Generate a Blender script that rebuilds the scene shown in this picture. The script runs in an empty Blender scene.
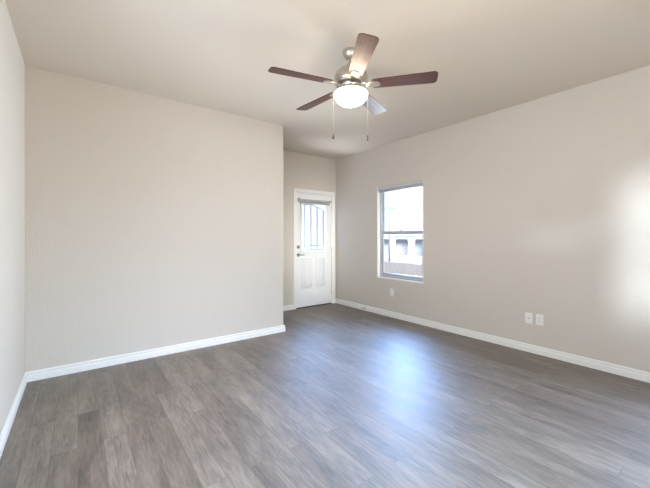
import bpy, bmesh, math, random
from math import sin, cos, pi, radians as R
from mathutils import Vector, Matrix

C = bpy.context.scene.collection
SC = bpy.context.scene

# ------------------------------------------------------------------ room dimensions (metres)
H = 2.74
XL, XR = -0.367, 3.948          # left and right walls
YA, YB, XA = 3.8215, 4.887, 2.194   # big far wall, door wall in the niche, corner of the far wall
YN = -1.00                      # wall behind the camera
T = 0.14
DET = 1

# ------------------------------------------------------------------ camera
cam = bpy.data.cameras.new('camera')
cam.sensor_width = 36.0
cam.lens = 328.08 / 650 * 36
cam.shift_x = 0.0012
cam.shift_y = -0.0100
cam.clip_start = 0.02
camo = bpy.data.objects.new('camera', cam)
C.objects.link(camo)
camo.location = (0, 0, 1.2507)
camo.rotation_euler = (R(90), 0, -0.6438)
SC.camera = camo

# ------------------------------------------------------------------ sky
w = bpy.data.worlds.new('sky')
SC.world = w
w.use_nodes = True
nt = w.node_tree
bg = nt.nodes['Background']
tc = nt.nodes.new('ShaderNodeTexCoord')
sep = nt.nodes.new('ShaderNodeSeparateXYZ')
rmp = nt.nodes.new('ShaderNodeValToRGB')
nt.links.new(tc.outputs['Generated'], sep.inputs[0])
nt.links.new(sep.outputs['Z'], rmp.inputs[0])
rmp.color_ramp.elements[0].color = (0.80, 0.90, 1.0, 1)
rmp.color_ramp.elements[1].color = (0.42, 0.64, 1.0, 1)
nt.links.new(rmp.outputs[0], bg.inputs['Color'])
bg.inputs['Strength'].default_value = 1.25

# ------------------------------------------------------------------ sun through haze, daylight at real openings, and fill lamps added out of view
def lamp(name, typ, loc, **kw):
    l = bpy.data.lights.new(name, typ)
    for k, v in kw.items():
        setattr(l, k, v)
    o = bpy.data.objects.new(name, l)
    o.location = loc
    C.objects.link(o)
    return o

def aim(o, d):
    o.rotation_euler = Vector(d).to_track_quat('-Z', 'Y').to_euler()

sun = lamp('sun', 'SUN', (-4, -8, 6), energy=10.769, angle=R(14), color=(0.776, 0.879, 1.000))
aim(sun, (1.0, 0.96, -0.20))
dl = lamp('door_fill_lamp', 'AREA', (2.95, YN - 0.45, 1.5), energy=4.374, shape='RECTANGLE', size=0.5, size_y=1.2, color=(1.000, 0.943, 0.867), spread=R(24))  # unseen lamp added behind the camera to brighten the entry door
aim(dl, (0.10, 1, -0.06))
dl2 = lamp('ceiling_fill_lamp', 'AREA', (0.95, YN - 0.75, 0.15), energy=104.741, shape='RECTANGLE', size=1.9, size_y=1.6, color=(1.000, 0.78, 0.60))  # upward fill lamp added behind the camera for the ceiling
aim(dl2, (0.55, 1, 1.3))
dl3 = lamp('daylight_side_window', 'AREA', (XR + 0.5, 3.35, 1.33), energy=29.0, shape='RECTANGLE', size=0.9, size_y=1.45, color=(0.28, 0.50, 1.000), spread=R(85))
aim(dl3, (-1, -0.80, -0.68))
dl7 = lamp('side_window_fill_lamp', 'AREA', (XR + 0.55, 3.1, 1.40), energy=35.496, shape='RECTANGLE', size=0.9, size_y=1.4, color=(0.803, 0.895, 1.000), spread=R(75))  # second lamp at the side window, added to fill the left wall
aim(dl7, (-1, -0.25, 0.13))
dl9 = lamp('daylight_second_side_window', 'AREA', (XR + 0.5, -0.02, 1.55), energy=21.0, shape='RECTANGLE', size=0.9, size_y=1.3, color=(0.50, 0.64, 1.000), spread=R(100))
aim(dl9, (-1, 0.55, -0.95))
dl8 = lamp('left_floor_fill_lamp', 'AREA', (XL - 0.75, 0.40, 2.55), energy=10.166, shape='RECTANGLE', size=1.3, size_y=1.0, color=(0.921, 0.770, 1.000), spread=R(65))  # unseen lamp added outside the left wall to brighten the left floor
aim(dl8, (1.47, 2.1, -2.5))
dl5 = lamp('right_wall_fill_lamp', 'AREA', (XL - 0.6, 1.10, 1.3), energy=47.0, shape='RECTANGLE', size=1.7, size_y=1.4, color=(0.79, 0.86, 1.000))  # unseen fill lamp added on the left for the right wall
aim(dl5, (1, -0.1, 0.4))
dl6 = lamp('floor_fill_lamp', 'AREA', (0.75, YN - 0.75, 2.55), energy=132.0, shape='RECTANGLE', size=1.9, size_y=1.3, color=(0.58, 0.79, 1.000), spread=R(85))  # unseen lamp added behind the camera to lift floor and far wall
aim(dl6, (-0.05, 1, -0.95))
dl10 = lamp('far_ceiling_fill_lamp', 'AREA', (3.45, YB + 0.62, 0.35), energy=20.0, shape='RECTANGLE', size=0.7, size_y=0.7, color=(0.919, 0.933, 1.000), spread=R(110))  # lamp added below the door glass to brighten the far ceiling
aim(dl10, (-0.25, -1, 1.35))
dl4 = lamp('daylight_door_glass', 'AREA', (3.45, YB + 0.7, 1.5), energy=33.0, shape='RECTANGLE', size=0.7, size_y=0.95, color=(0.28, 0.50, 1.000), spread=R(75))
aim(dl4, (-0.72, -1, -0.60))

# ------------------------------------------------------------------ exposure
SC.view_settings.view_transform = 'Standard'
SC.view_settings.look = 'None'
SC.view_settings.gamma = 1
SC.view_settings.use_curve_mapping = False
SC.view_settings.exposure = 0.66

# ------------------------------------------------------------------ materials
def mat(name, color, rough=0.6, metal=0.0, spec=0.5, bump=None, emit=None, coat=0.0):
    m = bpy.data.materials.new(name)
    m.use_nodes = True
    n = m.node_tree
    b = n.nodes['Principled BSDF']
    b.inputs['Base Color'].default_value = (*color, 1)
    b.inputs['Roughness'].default_value = rough
    b.inputs['Metallic'].default_value = metal
    b.inputs['Specular IOR Level'].default_value = spec
    b.inputs['Coat Weight'].default_value = coat
    if emit:
        b.inputs['Emission Color'].default_value = (*emit[0], 1)
        b.inputs['Emission Strength'].default_value = emit[1]
    if bump:
        sc, st, dist = bump
        t = n.nodes.new('ShaderNodeTexCoord')
        nz = n.nodes.new('ShaderNodeTexNoise')
        nz.inputs['Scale'].default_value = sc
        nz.inputs['Detail'].default_value = 3
        bp = n.nodes.new('ShaderNodeBump')
        bp.inputs['Strength'].default_value = st
        bp.inputs['Distance'].default_value = dist
        n.links.new(t.outputs['Object'], nz.inputs['Vector'])
        n.links.new(nz.outputs['Fac'], bp.inputs['Height'])
        n.links.new(bp.outputs[0], b.inputs['Normal'])
    return m

def speckle(m, color, amount, scale):
    """small natural colour variation mixed into a material"""
    n = m.node_tree
    b = n.nodes['Principled BSDF']
    t = n.nodes.new('ShaderNodeTexCoord')
    nz = n.nodes.new('ShaderNodeTexNoise')
    nz.inputs['Scale'].default_value = scale
    nz.inputs['Detail'].default_value = 4
    mx = n.nodes.new('ShaderNodeMix')
    mx.data_type = 'RGBA'
    mr = n.nodes.new('ShaderNodeMapRange')
    mr.inputs[1].default_value = 0.35
    mr.inputs[2].default_value = 0.65
    mr.inputs[4].default_value = amount
    n.links.new(t.outputs['Object'], nz.inputs['Vector'])
    n.links.new(nz.outputs['Fac'], mr.inputs[0])
    n.links.new(mr.outputs[0], mx.inputs[0])
    mx.inputs[6].default_value = b.inputs['Base Color'].default_value
    mx.inputs[7].default_value = (*color, 1)
    n.links.new(mx.outputs[2], b.inputs['Base Color'])
    return m

M = {}
M['wall'] = mat('wall_paint', (0.645, 0.597, 0.540), 0.75, spec=0.25, bump=(55, 0.5, 0.006))
M['ceil'] = mat('ceiling_paint', (0.665, 0.60, 0.525), 0.85, spec=0.2, bump=(70, 0.3, 0.004))
M['trim'] = mat('white_gloss_trim', (0.86, 0.855, 0.84), 0.35)
M['door'] = mat('white_door_paint', (0.84, 0.86, 0.88), 0.38)
M['vinyl'] = mat('white_vinyl', (0.50, 0.52, 0.55), 0.4)
M['blind'] = speckle(mat('pale_blind_slats', (0.55, 0.54, 0.52), 0.5), (0.45, 0.44, 0.42), 1, 40)
M['blindw'] = mat('white_blind_slats', (0.62, 0.62, 0.66), 0.5)
M['plate'] = mat('white_plastic', (0.85, 0.84, 0.81), 0.35)
M['slot'] = mat('dark_slot', (0.03, 0.03, 0.03), 0.6)
M['nickel'] = mat('brushed_nickel', (0.62, 0.58, 0.52), 0.32, metal=1.0, bump=(160, 0.05, 0.001))
M['steel'] = mat('satin_steel', (0.35, 0.34, 0.33), 0.3, metal=1.0)
M['chain'] = mat('chain_metal', (0.45, 0.41, 0.36), 0.5, metal=0.3)
M['fob'] = mat('fob_metal', (0.07, 0.06, 0.055), 0.5)
M['bronze'] = mat('dark_threshold', (0.05, 0.045, 0.04), 0.5, metal=0.4)
M['rubber'] = mat('white_rubber', (0.75, 0.75, 0.72), 0.7)
M['iron'] = mat('grey_painted_iron', (0.42, 0.41, 0.42), 0.5)
M['lamp'] = mat('lit_frosted_glass', (0.95, 0.93, 0.9), 0.4, emit=((1.000, 0.819, 0.614), 27.62))
M['concrete'] = speckle(mat('pale_concrete', (0.50, 0.48, 0.46), 0.9), (0.42, 0.40, 0.38), 1, 6)
M['grass'] = speckle(mat('dry_lawn', (0.42, 0.41, 0.30), 0.95), (0.34, 0.35, 0.23), 1, 3)
M['fence'] = speckle(mat('weathered_pink_cedar', (0.90, 0.70, 0.63), 0.85), (0.84, 0.63, 0.56), 1, 12)
M['lav'] = mat('lavender_grey_siding', (0.60, 0.57, 0.66), 0.8)
M['white'] = mat('white_exterior_paint', (0.80, 0.81, 0.82), 0.6)
M['brick'] = speckle(mat('pale_pink_masonry', (0.62, 0.53, 0.50), 0.9), (0.56, 0.47, 0.45), 1, 8)
M['post'] = mat('blue_grey_lamp_metal', (0.16, 0.20, 0.25), 0.5, metal=0.2)
M['stucco'] = mat('stucco', (0.5, 0.48, 0.45), 0.9)

def glass(name):
    m = bpy.data.materials.new(name)
    m.use_nodes = True
    n = m.node_tree
    n.nodes.remove(n.nodes['Principled BSDF'])
    out = n.nodes['Material Output']
    tr = n.nodes.new('ShaderNodeBsdfTransparent')
    tr.inputs[0].default_value = (0.96, 0.98, 0.98, 1)
    gl = n.nodes.new('ShaderNodeBsdfGlossy')
    gl.inputs['Roughness'].default_value = 0.02
    fr = n.nodes.new('ShaderNodeFresnel')
    # same index on both faces of the thin pane, so the far face does not turn into a mirror at a slant
    ge = n.nodes.new('ShaderNodeNewGeometry')
    io = n.nodes.new('ShaderNodeMapRange')
    io.inputs[3].default_value = 1.45
    io.inputs[4].default_value = 1 / 1.45
    n.links.new(ge.outputs['Backfacing'], io.inputs[0])
    n.links.new(io.outputs[0], fr.inputs[0])
    mx = n.nodes.new('ShaderNodeMixShader')
    n.links.new(fr.outputs[0], mx.inputs[0])
    n.links.new(tr.outputs[0], mx.inputs[1])
    n.links.new(gl.outputs[0], mx.inputs[2])
    n.links.new(mx.outputs[0], out.inputs[0])
    return m
M['glass'] = glass('window_glass')

def floor_material():
    m = mat('grey_brown_plank_floor', (0.2, 0.18, 0.16), 0.34, spec=0.7, coat=0.50)
    n = m.node_tree
    b = n.nodes['Principled BSDF']
    L = n.links.new
    t = n.nodes.new('ShaderNodeTexCoord')
    mp = n.nodes.new('ShaderNodeMapping')
    mp.inputs['Rotation'].default_value = (0, 0, R(90))     # planks run along Y
    L(t.outputs['Object'], mp.inputs[0])
    br = n.nodes.new('ShaderNodeTexBrick')
    br.offset = 0.37
    br.offset_frequency = 2
    br.inputs['Color1'].default_value = (0, 0, 0, 1)
    br.inputs['Color2'].default_value = (1, 1, 1, 1)
    br.inputs['Mortar'].default_value = (0.5, 0.5, 0.5, 1)
    br.inputs['Scale'].default_value = 1
    br.inputs['Mortar Size'].default_value = 0.0019
    br.inputs['Mortar Smooth'].default_value = 0.3
    br.inputs['Bias'].default_value = 0
    br.inputs['Brick Width'].default_value = 1.22
    br.inputs['Row Height'].default_value = 0.125
    L(mp.outputs[0], br.inputs[0])
    # per-plank tone
    ramp = n.nodes.new('ShaderNodeValToRGB')
    e = ramp.color_ramp.elements
    e[0].position = 0.0; e[0].color = (0.132, 0.101, 0.078, 1)
    e[1].position = 1.0; e[1].color = (0.195, 0.158, 0.127, 1)
    x = ramp.color_ramp.elements.new(0.5); x.color = (0.166, 0.131, 0.104, 1)
    L(br.outputs['Color'], ramp.inputs[0])
    # long grain, shifted per plank
    comb = n.nodes.new('ShaderNodeCombineXYZ')
    ml = n.nodes.new('ShaderNodeMath'); ml.operation = 'MULTIPLY'; ml.inputs[1].default_value = 17.0
    L(br.outputs['Color'], ml.inputs[0])
    L(ml.outputs[0], comb.inputs[2])
    add = n.nodes.new('ShaderNodeVectorMath'); add.operation = 'ADD'
    L(mp.outputs[0], add.inputs[0]); L(comb.outputs[0], add.inputs[1])
    sc1 = n.nodes.new('ShaderNodeVectorMath'); sc1.operation = 'MULTIPLY'; sc1.inputs[1].default_value = (9.0, 75, 1)
    L(add.outputs[0], sc1.inputs[0])
    g1 = n.nodes.new('ShaderNodeTexNoise'); g1.inputs['Scale'].default_value = 1; g1.inputs['Detail'].default_value = 7; g1.inputs['Roughness'].default_value = 0.62; g1.inputs['Distortion'].default_value = 0.5
    L(sc1.outputs[0], g1.inputs['Vector'])
    sc2 = n.nodes.new('ShaderNodeVectorMath'); sc2.operation = 'MULTIPLY'; sc2.inputs[1].default_value = (2.2, 9, 1)
    L(add.outputs[0], sc2.inputs[0])
    g2 = n.nodes.new('ShaderNodeTexNoise'); g2.inputs['Scale'].default_value = 1; g2.inputs['Detail'].default_value = 3
    L(sc2.outputs[0], g2.inputs['Vector'])
    gs = n.nodes.new('ShaderNodeMath'); gs.operation = 'ADD'
    L(g1.outputs['Fac'], gs.inputs[0]); L(g2.outputs['Fac'], gs.inputs[1])
    mr = n.nodes.new('ShaderNodeMapRange')
    mr.inputs[1].default_value = 0.75; mr.inputs[2].default_value = 1.25
    mr.inputs[3].default_value = 0.56; mr.inputs[4].default_value = 1.44
    L(gs.outputs[0], mr.inputs[0])
    mul = n.nodes.new('ShaderNodeMix'); mul.data_type = 'RGBA'; mul.blend_type = 'MULTIPLY'; mul.inputs[0].default_value = 1
    L(ramp.outputs[0], mul.inputs[6])
    L(mr.outputs[0], mul.inputs[7])
    # dark joint
    jt = n.nodes.new('ShaderNodeMix'); jt.data_type = 'RGBA'
    jm = n.nodes.new('ShaderNodeMath'); jm.operation = 'MULTIPLY'; jm.inputs[1].default_value = 0.5
    L(br.outputs['Fac'], jm.inputs[0])
    L(jm.outputs[0], jt.inputs[0])
    L(mul.outputs[2], jt.inputs[6])
    jt.inputs[7].default_value = (0.06, 0.05, 0.045, 1)
    L(jt.outputs[2], b.inputs['Base Color'])
    # roughness and bump
    rr = n.nodes.new('ShaderNodeMapRange')
    rr.inputs[1].default_value = 0.35; rr.inputs[2].default_value = 0.65
    rr.inputs[3].default_value = 0.50; rr.inputs[4].default_value = 0.62
    b.inputs['Coat Roughness'].default_value = 0.47
    L(g2.outputs['Fac'], rr.inputs[0])
    L(rr.outputs[0], b.inputs['Roughness'])
    bp = n.nodes.new('ShaderNodeBump'); bp.inputs['Strength'].default_value = 0.12; bp.inputs['Distance'].default_value = 0.002
    L(g1.outputs['Fac'], bp.inputs['Height'])
    L(bp.outputs[0], b.inputs['Normal'])
    return m
M['floor'] = floor_material()

def walnut_material():
    m = mat('dark_walnut_veneer', (0.07, 0.03, 0.022), 0.40, spec=0.48, coat=0.0)
    n = m.node_tree
    b = n.nodes['Principled BSDF']
    b.inputs['Coat Roughness'].default_value = 0.42
    t = n.nodes.new('ShaderNodeTexCoord')
    sc1 = n.nodes.new('ShaderNodeVectorMath'); sc1.operation = 'MULTIPLY'; sc1.inputs[1].default_value = (3, 55, 10)
    nz = n.nodes.new('ShaderNodeTexNoise'); nz.inputs['Scale'].default_value = 1; nz.inputs['Detail'].default_value = 4
    rp = n.nodes.new('ShaderNodeValToRGB')
    rp.color_ramp.elements[0].position = 0.35; rp.color_ramp.elements[0].color = (0.034, 0.011, 0.008, 1)
    rp.color_ramp.elements[1].position = 0.68; rp.color_ramp.elements[1].color = (0.115, 0.038, 0.026, 1)
    n.links.new(t.outputs['Object'], sc1.inputs[0])
    n.links.new(sc1.outputs[0], nz.inputs['Vector'])
    n.links.new(nz.outputs['Fac'], rp.inputs[0])
    n.links.new(rp.outputs[0], b.inputs['Base Color'])
    return m
M['walnut'] = walnut_material()

# ------------------------------------------------------------------ mesh helpers
def bx(bm, lo, hi, mtx=None):
    x0, y0, z0 = lo; x1, y1, z1 = hi
    vs = [Vector(p) for p in ((x0,y0,z0),(x1,y0,z0),(x1,y1,z0),(x0,y1,z0),(x0,y0,z1),(x1,y0,z1),(x1,y1,z1),(x0,y1,z1))]
    if mtx: vs = [mtx @ v for v in vs]
    v = [bm.verts.new(p) for p in vs]
    for f in ((0,3,2,1),(4,5,6,7),(0,1,5,4),(1,2,6,5),(2,3,7,6),(3,0,4,7)):
        bm.faces.new([v[i] for i in f])
    return v

def tube(bm, pts, r, n=10, cap=True, mtx=None):
    pts = [Vector(p) for p in pts]
    if mtx: pts = [mtx @ p for p in pts]
    rings = []
    for i, p in enumerate(pts):
        d = (pts[min(i+1, len(pts)-1)] - pts[max(i-1, 0)]).normalized()
        a = d.orthogonal().normalized() if i == 0 else (a - d * a.dot(d)).normalized()
        b = d.cross(a)
        rr = r[i] if isinstance(r, (list, tuple)) else r
        rings.append([bm.verts.new(p + a*rr*cos(2*pi*k/n) + b*rr*sin(2*pi*k/n)) for k in range(n)])
    for i in range(len(rings)-1):
        for k in range(n):
            bm.faces.new([rings[i][k], rings[i][(k+1)%n], rings[i+1][(k+1)%n], rings[i+1][k]])
    if cap:
        bm.faces.new(rings[0][::-1]); bm.faces.new(rings[-1])

def lathe(bm, prof, n=40, mtx=None):
    """prof: (radius, z) pairs; radius 0 closes the end"""
    rings = []
    for r, z in prof:
        if r < 1e-6:
            p = Vector((0, 0, z)); rings.append([bm.verts.new(mtx @ p if mtx else p)])
        else:
            rg = []
            for k in range(n):
                p = Vector((r*cos(2*pi*k/n), r*sin(2*pi*k/n), z))
                rg.append(bm.verts.new(mtx @ p if mtx else p))
            rings.append(rg)
    for a, b in zip(rings, rings[1:]):
        for k in range(n):
            k2 = (k+1) % n
            if len(a) == 1 and len(b) == 1: continue
            if len(a) == 1: bm.faces.new([a[0], b[k], b[k2]])
            elif len(b) == 1: bm.faces.new([a[k], b[0], a[k2]])
            else: bm.faces.new([a[k], b[k], b[k2], a[k2]])

def prism(bm, outline, axis_lo, axis_hi, f):
    """outline of (p,q); f(p,q,t)->Vector"""
    a = [bm.verts.new(f(p, q, axis_lo)) for p, q in outline]
    b = [bm.verts.new(f(p, q, axis_hi)) for p, q in outline]
    n = len(outline)
    for k in range(n):
        bm.faces.new([a[k], a[(k+1)%n], b[(k+1)%n], b[k]])
    bm.faces.new(a[::-1]); bm.faces.new(b)

def obj(name, bm, material, parent=None, smooth=False, bevel=0.0, angle=35, seg=2):
    bmesh.ops.recalc_face_normals(bm, faces=bm.faces)
    me = bpy.data.meshes.new(name)
    bm.to_mesh(me); bm.free()
    o = bpy.data.objects.new(name, me)
    C.objects.link(o)
    me.materials.append(material)
    if parent: o.parent = parent
    if bevel:
        md = o.modifiers.new('bevel', 'BEVEL')
        md.width = bevel; md.segments = seg; md.limit_method = 'ANGLE'; md.angle_limit = R(30)
    if smooth or bevel:
        me.polygons.foreach_set('use_smooth', [True]*len(me.polygons))
        try:
            me.set_sharp_from_angle(angle=R(angle))
        except Exception:
            pass
    return o

def tag(o, label=None, cat=None, group=None, kind=None):
    if label: o['label'] = label
    if cat: o['category'] = cat
    if group: o['group'] = group
    if kind: o['kind'] = kind
    return o

def struct(name, bm, material, label=None, cat=None, **kw):
    o = obj(name, bm, material, **kw)
    return tag(o, label, cat, kind='structure')

def thing(name, label, cat, loc=(0,0,0), rotz=0, group=None, kind=None):
    o = bpy.data.objects.new(name, None)
    C.objects.link(o)
    o.empty_display_size = 0.1
    o.location = loc; o.rotation_euler = (0, 0, rotz)
    return tag(o, label, cat, group, kind)

def B(): return bmesh.new()

def holed_wall(u0, u1, holes, f, thick):
    """wall panel from u0..u1, 0..H with rectangular holes (ua,ub,za,zb), extruded by thick; f(u,z,t)->Vector"""
    us = sorted({u0, u1, *[h[0] for h in holes], *[h[1] for h in holes]})
    zs = sorted({0.0, H, *[h[2] for h in holes], *[h[3] for h in holes]})
    bm = B()
    vv = {}
    def V(i, j, t):
        k = (i, j, t)
        if k not in vv: vv[k] = bm.verts.new(f(us[i], zs[j], thick if t else 0.0))
        return vv[k]
    def solid(i, j):
        if i < 0 or j < 0 or i >= len(us)-1 or j >= len(zs)-1: return False
        cu, cz = (us[i]+us[i+1])/2, (zs[j]+zs[j+1])/2
        return not any(h[0] < cu < h[1] and h[2] < cz < h[3] for h in holes)
    for i in range(len(us)-1):
        for j in range(len(zs)-1):
            if not solid(i, j): continue
            bm.faces.new([V(i,j,0), V(i+1,j,0), V(i+1,j+1,0), V(i,j+1,0)])
            bm.faces.new([V(i,j,1), V(i,j+1,1), V(i+1,j+1,1), V(i+1,j,1)])
            for (a, b, di, dj) in (((i,j),(i,j+1),-1,0), ((i+1,j),(i+1,j+1),1,0), ((i,j),(i+1,j),0,-1), ((i,j+1),(i+1,j+1),0,1)):
                if not solid(i+di, j+dj):
                    bm.faces.new([V(*a,0), V(*b,0), V(*b,1), V(*a,1)])
    return bm

# ------------------------------------------------------------------ room shell
bm = B(); bx(bm, (XL-T, YN-T, -0.12), (XR+T, YB+T, 0)); struct('floor', bm, M['floor'], 'grey brown wood plank floor of the empty room', 'floor')
bm = B(); bx(bm, (XL-T, YN-T, H), (XR+T, YB+T, H+0.12)); struct('ceiling', bm, M['ceil'], 'plain beige textured ceiling above the room', 'ceiling')
NL = (0.20, 2.05, 0.75, 2.15)  # opening added out of view for fill light from the left
bm = holed_wall(YN-T, YA, [NL], lambda u, z, t: Vector((XL-t, u, z)), T)
struct('wall_left', bm, M['wall'], 'narrow strip of beige wall at the left edge', 'wall')

# the wide far wall is the face of a solid block; its free corner is rounded
bm = B()
r = 0.02
ol = [(XL-T, YA), (XA-r, YA)]
ol += [(XA - r + r*sin(a), YA + r - r*cos(a)) for a in (R(15), R(30), R(45), R(60), R(75))]
ol += [(XA, YA+r), (XA, YB), (XL-T, YB)]
prism(bm, ol, 0, H, lambda p, q, t: Vector((p, q, t)))
struct('wall_far', bm, M['wall'], 'wide blank beige wall left of the door niche', 'wall', smooth=True, angle=40)

# door wall of the niche (hole for the door) and right wall (hole for the window)
DX0, DX1, DZ = 3.045, 3.857, 2.045
bm = holed_wall(XL-T, XR+T, [(DX0, DX1, 0.0, DZ)], lambda u, z, t: Vector((u, YB+t, z)), T)
struct('wall_niche', bm, M['wall'], 'short beige wall around the white entry door', 'wall')
WY0, WY1, WZ0, WZ1 = 2.90, 3.803, 0.590, 2.075
bm = holed_wall(YN-T, YB, [(WY0, WY1, WZ0, WZ1), (-0.45, 0.42, WZ0, WZ1)], lambda u, z, t: Vector((XR+t, u, z)), T)
struct('wall_right', bm, M['wall'], 'long beige wall with the window', 'wall')
# wall behind the camera, two openings added to let light in
NA = (2.20, 3.25, 0.80, 2.15)
NB = (0.05, 1.85, 0.12, 2.20)
bm = holed_wall(XL, XR, [NA, NB], lambda u, z, t: Vector((u, YN-t, z)), T)
struct('wall_near', bm, M['wall'], 'beige wall with two added windows opposite the far wall', 'wall')

# unseen slab added to keep the sun out of the wide near window
bm = B(); bx(bm, (-0.75, -4.15, -0.12), (-0.6, YN-T, H)); struct('sun_block_near', bm, M['stucco'], 'unseen stucco slab added to block sun from the wide near window', 'wall')

# unseen slab added to stop sun entering by the left opening
bm = B(); bx(bm, (-3.1, -3.3, -1.2), (-2.9, 1.4, 3.8)); struct('sun_block_left', bm, M['stucco'], 'tall unseen stucco slab added left of the room to block sun', 'wall')

# ------------------------------------------------------------------ baseboards
BH, BT = 0.086, 0.016
PROF = [(0, 0), (BT, 0), (BT, 0.050), (BT-0.002, 0.053), (BT-0.006, 0.056), (BT-0.006, 0.066), (BT-0.0025, 0.069), (BT-0.0025, 0.076), (BT-0.006, 0.083), (0.004, BH), (0, BH)]
def baseboard(name, pts, label):
    """pts: floor polyline along the wall; the board sits to the left of the path"""
    bm = B()
    P = [Vector((*p, 0)) for p in pts]
    rings = []
    for i, p in enumerate(P):
        ns = []
        if i > 0: d = (p - P[i-1]).normalized(); ns.append(Vector((-d.y, d.x, 0)))
        if i < len(P)-1: d = (P[i+1] - p).normalized(); ns.append(Vector((-d.y, d.x, 0)))
        if len(ns) == 2:
            n = (ns[0] + ns[1]); n = n / (1 + ns[0].dot(ns[1]))
        else: n = ns[0]
        rings.append([bm.verts.new(p + n*q + Vector((0, 0, z))) for q, z in PROF])
    k = len(PROF)
    for a, b in zip(rings, rings[1:]):
        for j in range(k):
            bm.faces.new([a[j], a[(j+1)%k], b[(j+1)%k], b[j]])
    bm.faces.new(rings[0]); bm.faces.new(rings[-1][::-1])
    struct(name, bm, M['trim'], label, 'baseboard')
TX0, TX1 = 2.990, 3.906          # outer edges of the door casing
baseboard('baseboard_left', [(XL, YA-BT), (XL, YN+BT)], 'white baseboard along the left edge wall')
baseboard('baseboard_far', [(TX0, YB), (XA, YB), (XA, YA), (XL, YA)], 'white baseboard along the wide far wall and round its corner')
baseboard('baseboard_right', [(XR, YN+BT), (XR, YB), (TX1, YB)], 'white baseboard along the wall with the window')
baseboard('baseboard_near', [(XL, YN), (XR, YN)], 'white baseboard under the two added windows opposite the far wall')

# ------------------------------------------------------------------ door casing
bm = B()
CW, CT = 0.058, 0.017
ci0, ci1, cz = TX0+CW, TX1-CW+0.001, 2.050
def casing_profile(d): return [(0, 0), (0, CT*0.55), (CW*0.2, CT*0.8), (CW*0.55, CT*0.8), (CW*0.7, CT), (CW, CT), (CW, 0)]
pr = casing_profile(0)
path = [(ci0, 0.0, -1, 0), (ci0, cz, -1, 1), (ci1, cz, 1, 1), (ci1, 0.0, 1, 0)]
rings = []
for (px, pz, sx, sz) in path:
    rings.append([bm.verts.new((px + sx*a, YB - b, pz + sz*a)) for a, b in pr])
for a, b in zip(rings, rings[1:]):
    for j in range(len(pr)):
        bm.faces.new([a[j], a[(j+1)%len(pr)], b[(j+1)%len(pr)], b[j]])
bm.faces.new(rings[0]); bm.faces.new(rings[-1][::-1])
struct('trim_1', bm, M['trim'], 'white moulded casing around the entry door', 'trim')
# jamb lining and stop
bm = B()
JT = 0.012
for (a, b) in ((DX0, DX0+JT), (DX1-JT, DX1)): bx(bm, (a, YB, 0), (b, YB+T, DZ))
bx(bm, (DX0+JT, YB, DZ-JT), (DX1-JT, YB+T, DZ))
for (a, b) in ((DX0+JT, DX0+JT+0.012), (DX1-JT-0.012, DX1-JT)): bx(bm, (a, YB+0.055, 0.012), (b, YB+0.09, DZ-JT))
bx(bm, (DX0+JT, YB+0.055, DZ-JT-0.012), (DX1-JT, YB+0.09, DZ-JT))
struct('trim_2', bm, M['trim'], 'white jamb lining inside the door opening', 'trim')
bm = B(); bx(bm, (DX0+JT, YB+0.0, 0.0), (DX1-JT, YB+T, 0.012))
struct('trim_3', bm, M['bronze'], 'dark metal threshold under the entry door', 'trim', bevel=0.004)

# ------------------------------------------------------------------ entry door
SX0, SX1, SZ0, SZ1 = DX0+JT+0.004, DX1-JT-0.004, 0.016, DZ-JT-0.004
SY0, SY1 = YB+0.008, YB+0.050
GX0, GX1, GZ0, GZ1 = 3.178, 3.708, 1.005, 1.905
LX0, LX1, LZ0, LZ1 = GX0-0.035, GX1+0.035, GZ0-0.035, GZ1+0.035   # raised frame around the glass
door = thing('door_1', 'white half glazed entry door with two lower panels', 'door', ((SX0+SX1)/2, SY0, 0), kind='structure')
DM = Matrix.Translation((-(SX0+SX1)/2, -SY0, 0))
bm = B()
# slab with the glass opening cut out
us = [SX0, GX0-0.012, GX1+0.012, SX1]; zs = [SZ0, GZ0-0.012, GZ1+0.012, SZ1]
for i in range(3):
    for j in range(3):
        if i == 1 and j == 1: continue
        bx(bm, (us[i], SY0, zs[j]), (us[i+1], SY1, zs[j+1]), DM)
bmesh.ops.remove_doubles(bm, verts=bm.verts, dist=1e-5)
fs = {}
for f in bm.faces: fs.setdefault(tuple(sorted(v.index for v in f.verts)), []).append(f)
bm.verts.index_update()
fs = {}
for f in bm.faces: fs.setdefault(tuple(sorted(v.index for v in f.verts)), []).append(f)
bmesh.ops.delete(bm, geom=[f for l in fs.values() if len(l) > 1 for f in l], context='FACES_ONLY')
obj('door_slab', bm, M['door'], door)
def rect_frame(bm, x0, x1, z0, z1, prof, y, mtx):
    """mitred moulding: prof (inset from outer edge, rise towards the room)"""
    rings = []
    for (cx, cz2, sx, sz) in ((x0, z0, 1, 1), (x1, z0, -1, 1), (x1, z1, -1, -1), (x0, z1, 1, -1)):
        rings.append([bm.verts.new(mtx @ Vector((cx+sx*a, y-b, cz2+sz*a))) for a, b in prof])
    n = len(prof)
    for k in range(4):
        a, b = rings[k], rings[(k+1)%4]
        for j in range(n):
            bm.faces.new([a[j], a[(j+1)%n], b[(j+1)%n], b[j]])
bm = B()
rect_frame(bm, LX0, LX1, LZ0, LZ1, [(0, -0.001), (0, 0.006), (0.008, 0.014), (0.022, 0.014), (0.034, 0.006), (0.047, 0.002), (0.047, -0.02), (0.02, -0.02)], SY0, DM)
obj('glass_frame', bm, M['door'], door)
bm = B(); bx(bm, (GX0-0.004, SY0+0.016, GZ0-0.004), (GX1+0.004, SY0+0.022, GZ1+0.004), DM)
obj('pane', bm, M['glass'], door)
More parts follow.
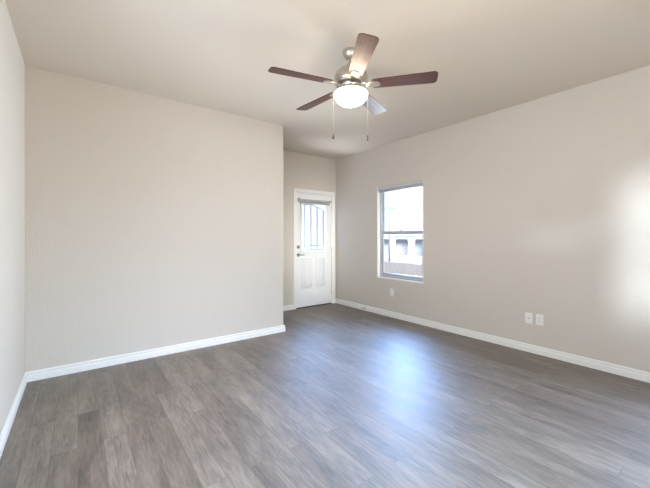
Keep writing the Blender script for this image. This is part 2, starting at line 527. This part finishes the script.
for (a, b) in ((3.175, 3.392), (3.500, 3.706)):
    bm = B()
    rect_frame(bm, a, b, 0.335, 0.878, [(0, -0.002), (0, 0.004), (0.006, 0.011), (0.014, 0.011), (0.022, 0.003), (0.034, 0.002), (0.050, 0.008), (0.060, 0.008), (0.060, -0.002)], SY0, DM)
    bx(bm, (a+0.055, SY0-0.008, 0.390), (b-0.055, SY0+0.004, 0.823), DM)
    obj('raised_panel', bm, M['door'], door)
def along_y(x, z, y): return DM @ Matrix.Translation((x, y, z)) @ Matrix.Rotation(R(90), 4, 'X')
bm = B()
lathe(bm, [(0, -0.002), (0.031, -0.002), (0.031, 0.006), (0.026, 0.014), (0.0, 0.015)], 28, along_y(3.103, 1.084, SY0))
db = obj('deadbolt', bm, M['steel'], door, smooth=True)
bm = B(); bx(bm, (3.103-0.004, SY0-0.034, 1.084-0.018), (3.103+0.004, SY0-0.013, 1.084+0.018), DM)
obj('thumb_turn', bm, M['steel'], db, bevel=0.002)
bm = B()
lathe(bm, [(0, -0.002), (0.031, -0.002), (0.031, 0.006), (0.024, 0.013), (0.011, 0.018), (0.011, 0.050), (0.0, 0.052)], 28, along_y(3.103, 0.943, SY0))
tube(bm, [(3.103, SY0-0.046, 0.943), (3.130, SY0-0.048, 0.944), (3.175, SY0-0.046, 0.942), (3.208, SY0-0.044, 0.938)], [0.0105, 0.0105, 0.009, 0.007], 12, mtx=DM)
obj('lever_handle', bm, M['steel'], door, smooth=True)
for z in (0.22, 1.03, 1.83):
    bm = B()
    tube(bm, [(SX1+0.002, SY0-0.006, z-0.045), (SX1+0.002, SY0-0.006, z+0.045)], 0.006, 10, mtx=DM)
    obj('hinge', bm, M['nickel'], door, smooth=True)

# raised blind on the door glass
bd = thing('window_blind', 'greige mini blind drawn up at the top of the door glass', 'blind', (3.446, SY0-0.015, 1.905))
bm = B(); bx(bm, (-0.332, -0.032, 0.0), (0.332, 0.0, 0.028)); obj('headrail', bm, M['blind'], bd, bevel=0.002)
bm = B()
for k in range(9): bx(bm, (-0.325, -0.030, -0.006-0.0042*k), (0.325, -0.002, -0.0035-0.0042*k))
obj('slat_stack', bm, M['blind'], bd)
bm = B(); bx(bm, (-0.325, -0.030, -0.056), (0.325, -0.002, -0.042)); obj('bottom_rail', bm, M['blind'], bd, bevel=0.002)
for s in (-1, 1):
    bm = B(); bx(bm, (s*0.345-0.017, -0.038, -0.022 if s < 0 else -0.01), (s*0.345+0.017, 0.001, 0.038)); obj('bracket', bm, M['blind'], bd, bevel=0.002)
bm = B(); tube(bm, [(-0.318, -0.036, 0.005), (-0.318, -0.039, -0.42)], 0.004, 8); obj('tilt_wand', bm, M['vinyl'], bd, smooth=True)
for s in (-0.22, 0.22):
    bm = B(); tube(bm, [(s, -0.016, -0.052), (s, -0.016, 0.005)], 0.0035, 6); obj('ladder_tape', bm, M['blind'], bd)

# ------------------------------------------------------------------ windows
def make_window(name, label, width, z0, z1, loc, rotz, recess=0.06, single=True):
    """local frame: x along the wall, y outwards, z up; origin at the wall face, centre of the opening"""
    t = thing(name, label, 'window', loc, rotz, kind='structure')
    hw = width/2
    fw, fd = 0.038, 0.062
    y0, y1 = recess, recess+fd
    bm = B()
    bx(bm, (-hw, y0, z0), (-hw+fw, y1, z1)); bx(bm, (hw-fw, y0, z0), (hw, y1, z1))
    bx(bm, (-hw+fw, y0, z0), (hw-fw, y1, z0+fw)); bx(bm, (-hw+fw, y0, z1-fw), (hw-fw, y1, z1))
    obj('window_frame', bm, M['vinyl'], t, bevel=0.003)
    zm = z0 + (z1-z0)*0.495
    sw = 0.032
    ix = hw-fw
    for (nm, a, b, ya, yb) in (('upper_sash', zm-0.026, z1-fw, y0+0.034, y0+0.056), ('lower_sash', z0+fw, zm+0.028, y0+0.008, y0+0.032)):
        bm = B()
        s2 = 0.022 if nm == 'upper_sash' else sw
        bx(bm, (-ix, ya, a), (-ix+s2, yb, b)); bx(bm, (ix-s2, ya, a), (ix, yb, b))
        bot = 0.042 if nm == 'upper_sash' else 0.046
        top = 0.022 if nm == 'upper_sash' else 0.044
        bx(bm, (-ix+s2, ya, a), (ix-s2, yb, a+bot)); bx(bm, (-ix+s2, ya, b-top), (ix-s2, yb, b))
        s = obj(nm, bm, M['vinyl'], t, bevel=0.002)
        bm = B(); ym = (ya+yb)/2
        bx(bm, (-ix+s2-0.003, ym-0.003, a+bot-0.003), (ix-s2+0.003, ym+0.003, b-top+0.003))
        obj('pane', bm, M['glass'], s)
    bm = B()
    bx(bm, (-0.03, y0-0.004, zm+0.026), (0.03, y0+0.012, zm+0.038)); bx(bm, (-0.012, y0-0.012, zm+0.036), (0.022, y0+0.004, zm+0.044))
    obj('sash_lock', bm, M['vinyl'], t, bevel=0.002)
    bm = B(); bx(bm, (-hw, -0.004, z0), (hw, y0+0.002, z0+0.014)); obj('window_sill', bm, M['trim'], t, bevel=0.003)
    bm = B()
    for s_ in (-1, 1): bx(bm, (min(s_*hw, s_*(hw-0.008)), -0.003, z0+0.014), (max(s_*hw, s_*(hw-0.008)), y0+0.002, z1))
    obj('lit_reveal_strip', bm, M['trim'], t)  # white strips added to stand in for the sky-lit drywall reveal
    return t
win = make_window('window_1', 'single hung white window in the long beige wall', WY1-WY0, WZ0, WZ1, (XR, (WY0+WY1)/2, 0), R(-90))
make_window('added_window_2', 'unseen single hung white window added opposite the far wall to let sun in', NA[1]-NA[0], NA[2], NA[3], ((NA[0]+NA[1])/2, YN, 0), R(180))  # added out of view so sun makes the bright patch on the right wall
make_window('added_window_3', 'unseen tall wide white window added opposite the far wall for fill light', NB[1]-NB[0], NB[2], NB[3], ((NB[0]+NB[1])/2, YN, 0), R(180))  # added out of view as an opening for the fill lamps

make_window('window_5', 'single hung white window in the long beige wall past the wall plates', 0.87, WZ0, WZ1, (XR, -0.015, 0), R(-90))
make_window('added_window_4', 'unseen wide white window added in the left edge wall for fill light', NL[1]-NL[0], NL[2], NL[3], (XL, (NL[0]+NL[1])/2, 0), R(90))  # added out of view to pass fill light from the left

# raised blind inside the window head
wb = thing('window_blind', 'white mini blind drawn up inside the head of the wall window', 'blind', (XR, (WY0+WY1)/2, WZ1), R(-90))
hw = (WY1-WY0)/2 - 0.004
bm = B(); bx(bm, (-hw, 0.012, -0.036), (hw, 0.050, -0.001)); obj('headrail', bm, M['blindw'], wb, bevel=0.002)
bm = B()
for k in range(10): bx(bm, (-hw+0.01, 0.014, -0.0395-0.0036*k), (hw-0.01, 0.048, -0.0372-0.0036*k))
obj('slat_stack', bm, M['blindw'], wb)
bm = B(); bx(bm, (-hw+0.01, 0.016, -0.088), (hw-0.01, 0.046, -0.073)); obj('bottom_rail', bm, M['blindw'], wb, bevel=0.003)
for s in (-1, 1):
    bm = B(); bx(bm, (s*(hw-0.012)-0.012, 0.005, -0.048), (s*(hw-0.012)+0.012, 0.012, 0.0)); obj('bracket', bm, M['blind'], wb)
for s in (-0.28, 0.28):
    bm = B(); tube(bm, [(s, 0.031, -0.088), (s, 0.031, -0.03)], 0.003, 6); obj('ladder_tape', bm, M['blindw'], wb)
bm = B(); tube(bm, [(-hw+0.07, 0.010, -0.03), (-hw+0.07, 0.009, -0.62)], 0.0035, 8); obj('tilt_wand', bm, M['vinyl'], wb, smooth=True)

# ------------------------------------------------------------------ wall plates
def plate(name, label, cat, y, z, kind):
    t = thing(name, label, cat, (XR, y, z), R(-90))       # local: x along wall, y into the wall, z up
    bm = B(); bx(bm, (-0.036, -0.006, -0.058), (0.036, 0.0, 0.058)); obj('cover_plate', bm, M['plate'], t, bevel=0.003)
    if kind == 'duplex':
        for s in (-1, 1):
            bm = B()
            ol = []
            for k in range(20):
                a = 2*pi*k/20
                ol.append((0.0165*cos(a), max(-0.0125, min(0.0125, 0.0165*sin(a)))))
            prism(bm, ol, -0.0085, -0.004, lambda p, q, tt: Vector((p, tt, s*0.0195+q)))
            rc = obj('receptacle', bm, M['plate'], t)
            bm = B()
            bx(bm, (-0.0075, -0.0092, s*0.0195+0.000), (-0.0052, -0.008, s*0.0195+0.008)); bx(bm, (0.0052, -0.0092, s*0.0195+0.001), (0.0075, -0.008, s*0.0195+0.007))
            bx(bm, (-0.0025, -0.0092, s*0.0195-0.009), (0.0025, -0.008, s*0.0195-0.0045))
            obj('slots', bm, M['slot'], rc)
        bm = B(); lathe(bm, [(0, 0.0055), (0.0035, 0.0055), (0.0030, 0.0075), (0, 0.0078)], 12, Matrix.Rotation(R(90), 4, 'X')); obj('screw', bm, M['plate'], t)
    else:
        bm = B(); mt = Matrix.Rotation(R(90), 4, 'X')
        lathe(bm, [(0, 0.005), (0.0080, 0.005), (0.0080, 0.009), (0.0050, 0.009), (0.0050, 0.017), (0.0035, 0.017), (0.0, 0.016)], 6, mt); obj('coax_jack', bm, M['steel'], t)
        for z2 in (-0.042, 0.042):
            bm = B(); lathe(bm, [(0, 0.0055), (0.0035, 0.0055), (0.0030, 0.0075), (0, 0.0078)], 12, Matrix.Translation((0, 0, z2)) @ mt); obj('screw', bm, M['plate'], t)
plate('power_outlet', 'white duplex outlet low on the wall under the window', 'outlet', 3.485, 0.386, 'duplex')
plate('coax_plate', 'white cable jack plate with a dark centre left of an outlet', 'wall plate', 1.527, 0.369, 'coax')
plate('power_outlet', 'white duplex outlet right beside the cable jack plate', 'outlet', 1.422, 0.371, 'duplex')

# spring door stop on the baseboard
ds = thing('door_stop', 'small spring door stop on the baseboard left of the window', 'door stop', (XR-BT, 4.06, 0.046))
bm = B(); lathe(bm, [(0, -0.002), (0.011, -0.002), (0.011, 0.003), (0.006, 0.007), (0, 0.008)], 16, Matrix.Rotation(R(-90), 4, 'Y')); obj('base', bm, M['nickel'], ds, smooth=True)
bm = B(); tube(bm, [(-0.004 - 0.058*k/120, 0.0052*cos(2*pi*k/10), 0.0052*sin(2*pi*k/10)) for k in range(121)], 0.0016, 6); obj('spring', bm, M['steel'], ds, smooth=True)
bm = B(); lathe(bm, [(0, 0.060), (0.007, 0.060), (0.0075, 0.072), (0.005, 0.076), (0, 0.0765)], 16, Matrix.Rotation(R(-90), 4, 'Y')); obj('rubber_tip', bm, M['slot'], ds, smooth=True)

# ------------------------------------------------------------------ ceiling fan with light
FX, FY, FZ = 1.745, 1.972, 2.464
fan = thing('ceiling_fan', 'five blade walnut and nickel ceiling fan with a lit bowl light', 'ceiling fan', (FX, FY, H))
def z_(z): return z - H
bm = B(); lathe(bm, [(0, 0), (0.062, 0), (0.064, -0.012), (0.060, -0.030), (0.048, -0.052), (0.030, -0.066), (0.018, -0.070), (0, -0.070)], 40)
obj('canopy', bm, M['nickel'], fan, smooth=True)
bm = B(); tube(bm, [(0, 0, -0.066), (0, 0, z_(2.625))], 0.0125, 16); lathe(bm, [(0, z_(2.645)), (0.022, z_(2.645)), (0.026, z_(2.638)), (0.026, z_(2.600)), (0, z_(2.598))], 24)
obj('downrod', bm, M['nickel'], fan, smooth=True)
bm = B()
lathe(bm, [(0, z_(2.618)), (0.034, z_(2.617)), (0.060, z_(2.609)), (0.095, z_(2.589)), (0.122, z_(2.560)), (0.135, z_(2.529)), (0.139, z_(2.507)), (0.130, z_(2.500)), (0.130, z_(2.488)), (0.118, z_(2.474)), (0.090, z_(2.466)), (0, z_(2.466))], 56)
obj('motor_housing', bm, M['nickel'], fan, smooth=True, angle=50)
bm = B()
lathe(bm, [(0, z_(2.468)), (0.082, z_(2.468)), (0.086, z_(2.458)), (0.078, z_(2.442)), (0.066, z_(2.430)), (0.066, z_(2.418)), (0.095, z_(2.424)), (0.122, z_(2.420)), (0.128, z_(2.414)), (0.129, z_(2.404)), (0, z_(2.404))], 48)
obj('switch_housing', bm, M['nickel'], fan, smooth=True, angle=45)
bm = B()
pts = [(0, z_(2.405)), (0.118, z_(2.405)), (0.127, z_(2.403))]
for k in range(13):
    a = R(90*k/12)
    pts.append((0.133*cos(a)**0.9 if k < 12 else 0.0, z_(2.398) - 0.092*sin(a)))
lathe(bm, pts, 56)
obj('light_bowl', bm, M['lamp'], fan, smooth=True, angle=60)

PITCH = R(11)
def blade(deg):
    # blade in its own axes: x outwards, y = counter-clockwise side, z up; the ccw edge is tipped down
    rot = Matrix.Rotation(R(deg), 4, 'Z')
    b0 = Matrix.Translation((0, 0, FZ - H)) @ rot @ Matrix.Rotation(-PITCH, 4, 'X')
    bm = B()
    r0, r1, w0, w1 = 0.168, 0.662, 0.054, 0.067
    ol = []
    def corner(cx, cy, rad, a0, a1, n=6):
        for k in range(n+1):
            a = a0 + (a1-a0)*k/n
            ol.append((cx+rad*cos(a), cy+rad*sin(a)))
    corner(r0+0.020, -w0+0.020, 0.020, R(180), R(270))
    corner(r1-0.032, -w1+0.032, 0.032, R(270), R(360))
    corner(r1-0.032, w1-0.032, 0.032, 0, R(90))
    corner(r0+0.020, w0-0.020, 0.020, R(90), R(180))
    prism(bm, ol, -0.003, 0.003, lambda p, q, t: Vector((p, q, t)))
    o = obj('blade', bm, M['walnut'], fan, bevel=0.001, seg=1)
    o.matrix_local = b0
    # blade iron: neck from the motor flange and a rounded plate under the blade root
    bm = B()
    ol2 = []
    n = 8
    for k in range(n+1):
        a = -R(90) + R(180)*k/n
        ol2.append((0.212 + 0.024*cos(a), 0.030*sin(a)))
    ol2 += [(0.175, 0.034), (0.150, 0.028), (0.128, 0.019), (0.080, 0.017), (0.080, -0.017), (0.128, -0.019), (0.150, -0.028), (0.175, -0.034)]
    prism(bm, ol2, -0.0095, -0.003, lambda p, q, t: Vector((p, q, t)))
    ir = obj('blade_iron', bm, M['nickel'], o, bevel=0.0015)
    for (sx, sy) in ((0.186, 0.019), (0.186, -0.019), (0.220, 0.0)):
        bm = B(); lathe(bm, [(0, -0.0090), (0.005, -0.0090), (0.0045, -0.0115), (0, -0.0122)], 10, Matrix.Translation((sx, sy, 0))); 
        obj('screw', bm, M['nickel'], o, smooth=True)
for k in range(5): blade(-49.7 + 72*k)

def pull_chain(dx, dy, zend, fob):
    bm = B()
    r0 = 0.075
    L = math.hypot(dx, dy)
    ux, uy = dx/L, dy/L
    tube(bm, [(ux*r0, uy*r0, z_(2.414)), (ux*(L-0.02), uy*(L-0.02), z_(2.434)), (dx, dy, z_(2.42)), (dx, dy, z_(zend+0.02))], 0.0006, 6)
    z = 2.417
    while z > zend + 0.03:
        bmesh.ops.create_icosphere(bm, subdivisions=1, radius=0.0011, matrix=Matrix.Translation((dx, dy, z_(z))))
        z -= 0.0085
    c = obj('pull_chain', bm, M['chain'], fan, smooth=True)
    bm = B()
    if fob == 'bulb':
        lathe(bm, [(0, 0.024), (0.003, 0.023), (0.0035, 0.016), (0.006, 0.010), (0.0105, 0.000), (0.0115, -0.007), (0.009, -0.014), (0.004, -0.018), (0, -0.019)], 20, Matrix.Translation((dx, dy, z_(zend))))
    else:
        lathe(bm, [(0, 0.030), (0.003, 0.029), (0.0065, 0.022), (0.0065, 0.017), (0.004, 0.013), (0.005, 0.008), (0.0078, -0.004), (0.0070, -0.014), (0.003, -0.019), (0, -0.0195)], 20, Matrix.Translation((dx, dy, z_(zend))))
    obj('chain_fob', bm, M['fob'], c, smooth=True)
pull_chain(-0.118, 0.075, 2.052, 'bulb')
pull_chain(0.118, -0.072, 2.046, 'fan')

# ------------------------------------------------------------------ outdoors
GZ = -1.2
bm = B(); bx(bm, (-30, -30, GZ-0.1), (60, 60, GZ)); tag(obj('ground', bm, M['grass']), 'dry lawn outside the house', 'ground', kind='structure')
bm = B(); bx(bm, (2.0, YB+T, GZ), (XR+T+1.0, YB+2.6, -0.05)); tag(obj('patio_slab', bm, M['concrete']), 'pale concrete porch slab outside the door', 'porch', kind='structure')

# iron security door outside the entry door
sd = thing('security_door', 'grey iron security door with an arched bar seen through the door glass', 'security door', (3.451, YB+T-0.025, 0.0))
sy0, sy1 = -0.012, 0.012
bm = B()
hx = 0.390
for s in (-1, 1): bx(bm, (s*hx-0.016, sy0, 0.014), (s*hx+0.016, sy1, 2.028))
bx(bm, (-hx+0.016, sy0, 1.985), (hx-0.016, sy1, 2.028)); bx(bm, (-hx+0.016, sy0, 0.014), (hx-0.016, sy1, 0.06))
obj('door_frame', bm, M['iron'], sd)
def archz(x): return 1.853 - 0.92*(x+0.05)**2 if x > -0.05 else 1.853 - 0.5*(x+0.05)**2
bm = B()
tube(bm, [(-0.374 + 0.748*k/28, 0, archz(-0.374 + 0.748*k/28)) for k in range(29)], 0.017, 8)
obj('arched_bar', bm, M['iron'], sd, smooth=True)
bm = B(); bx(bm, (-0.374, -0.009, 1.080), (0.374, 0.009, 1.114)); obj('cross_bar', bm, M['iron'], sd)
for x in (-0.28, -0.147, -0.005, 0.135, 0.277):
    bm = B(); bx(bm, (x-0.015, -0.010, 0.060), (x+0.015, 0.010, archz(x))); obj('vertical_bar', bm, M['iron'], sd)

# picket fence: one panel of boards with rails and posts
def fence(x, y0, y1, label):
    t = thing('wooden_fence', label, 'fence', (x, y0, GZ))
    rng = random.Random(4)
    bm = B()
    n = int((y1-y0)/0.145)
    top = 1.72
    for k in range(n):
        a = k*0.145
        h = top + rng.uniform(-0.012, 0.012)
        ol = [(a+0.004, 0.04), (a+0.139, 0.04), (a+0.139, h-0.03), (a+0.115, h), (a+0.028, h), (a+0.004, h-0.03)]
        prism(bm, ol, 0.0, 0.018, lambda p, q, tt: Vector((tt, p, q)))
    obj('picket_panel', bm, M['fence'], t)
    for z in (0.35, 0.95, 1.50):
        bm = B(); bx(bm, (0.018, 0, z), (0.056, y1-y0, z+0.088)); obj('rail', bm, M['fence'], t)
    for k in range(int((y1-y0)/2.4)+1):
        bm = B(); bx(bm, (0.056, k*2.4, 0), (0.145, k*2.4+0.089, 1.66)); obj('post', bm, M['fence'], t)
fence(7.5, 2.0, 22.0, 'pinkish weathered board fence outside the wall window')

# neighbour's covered porch beyond the fence
hp = thing('house', 'pale house with white porch columns and grey lavender wall beyond the fence', 'house', (20.0, 12.0, GZ))
bm = B(); bx(bm, (2.4, -2, 0), (9, 10, 2.75)); obj('wall', bm, M['lav'], hp)
bm = B(); bx(bm, (-0.15, -2, 2.33), (0.15, 10, 2.58)); obj('porch_beam', bm, M['lav'], hp)
bm = B()
prism(bm, [(-0.5, 2.58), (9.4, 2.58), (9.4, 2.78), (4.5, 3.15), (-0.5, 2.70)], -2.4, 10.4, lambda p, q, t: Vector((p, t, q)))
obj('roof', bm, M['white'], hp)
bm = B(); bx(bm, (-0.1, -2, 0), (0.1, 10, 1.08)); obj('porch_parapet', bm, M['brick'], hp)
for k, y in enumerate((2.2, 3.75, 5.6, 7.6)):
    bm = B()
    bx(bm, (-0.13, y-0.19, 1.08), (0.13, y+0.19, 2.33)); bx(bm, (-0.17, y-0.24, 1.08), (0.17, y+0.24, 1.20)); bx(bm, (-0.17, y-0.24, 2.23), (0.17, y+0.24, 2.33))
    obj('column', bm, M['white'], hp)
bm = B(); bx(bm, (2.36, 4.3, 1.0), (2.42, 5.2, 2.1)); obj('window', bm, M['vinyl'], hp)

# street lamp beyond the fence
sl = thing('street_lamp', 'blue grey street lamp seen in the upper pane of the wall window', 'street lamp', (14.0, 12.55, GZ))
bm = B(); tube(bm, [(0, 0, 0), (0, 0, 4.02)], [0.06, 0.035], 12); obj('pole', bm, M['post'], sl, smooth=True)
bm = B(); tube(bm, [(0, 0, 4.00), (0.02, -0.06, 4.06), (0.05, -0.16, 4.085)], 0.03, 10); obj('arm', bm, M['post'], sl, smooth=True)
bm = B()
ol = [(0.26, 0.0), (0.24, 0.09), (0.06, 0.15), (-0.20, 0.13), (-0.34, 0.04), (-0.34, 0.0)]
prism(bm, ol, -0.09, 0.09, lambda p, q, t: Vector((-0.5*p + 0.866*t + 0.02, 0.866*p + 0.5*t - 0.02, 4.05+q)))
obj('lamp_head', bm, M['post'], sl, bevel=0.015)
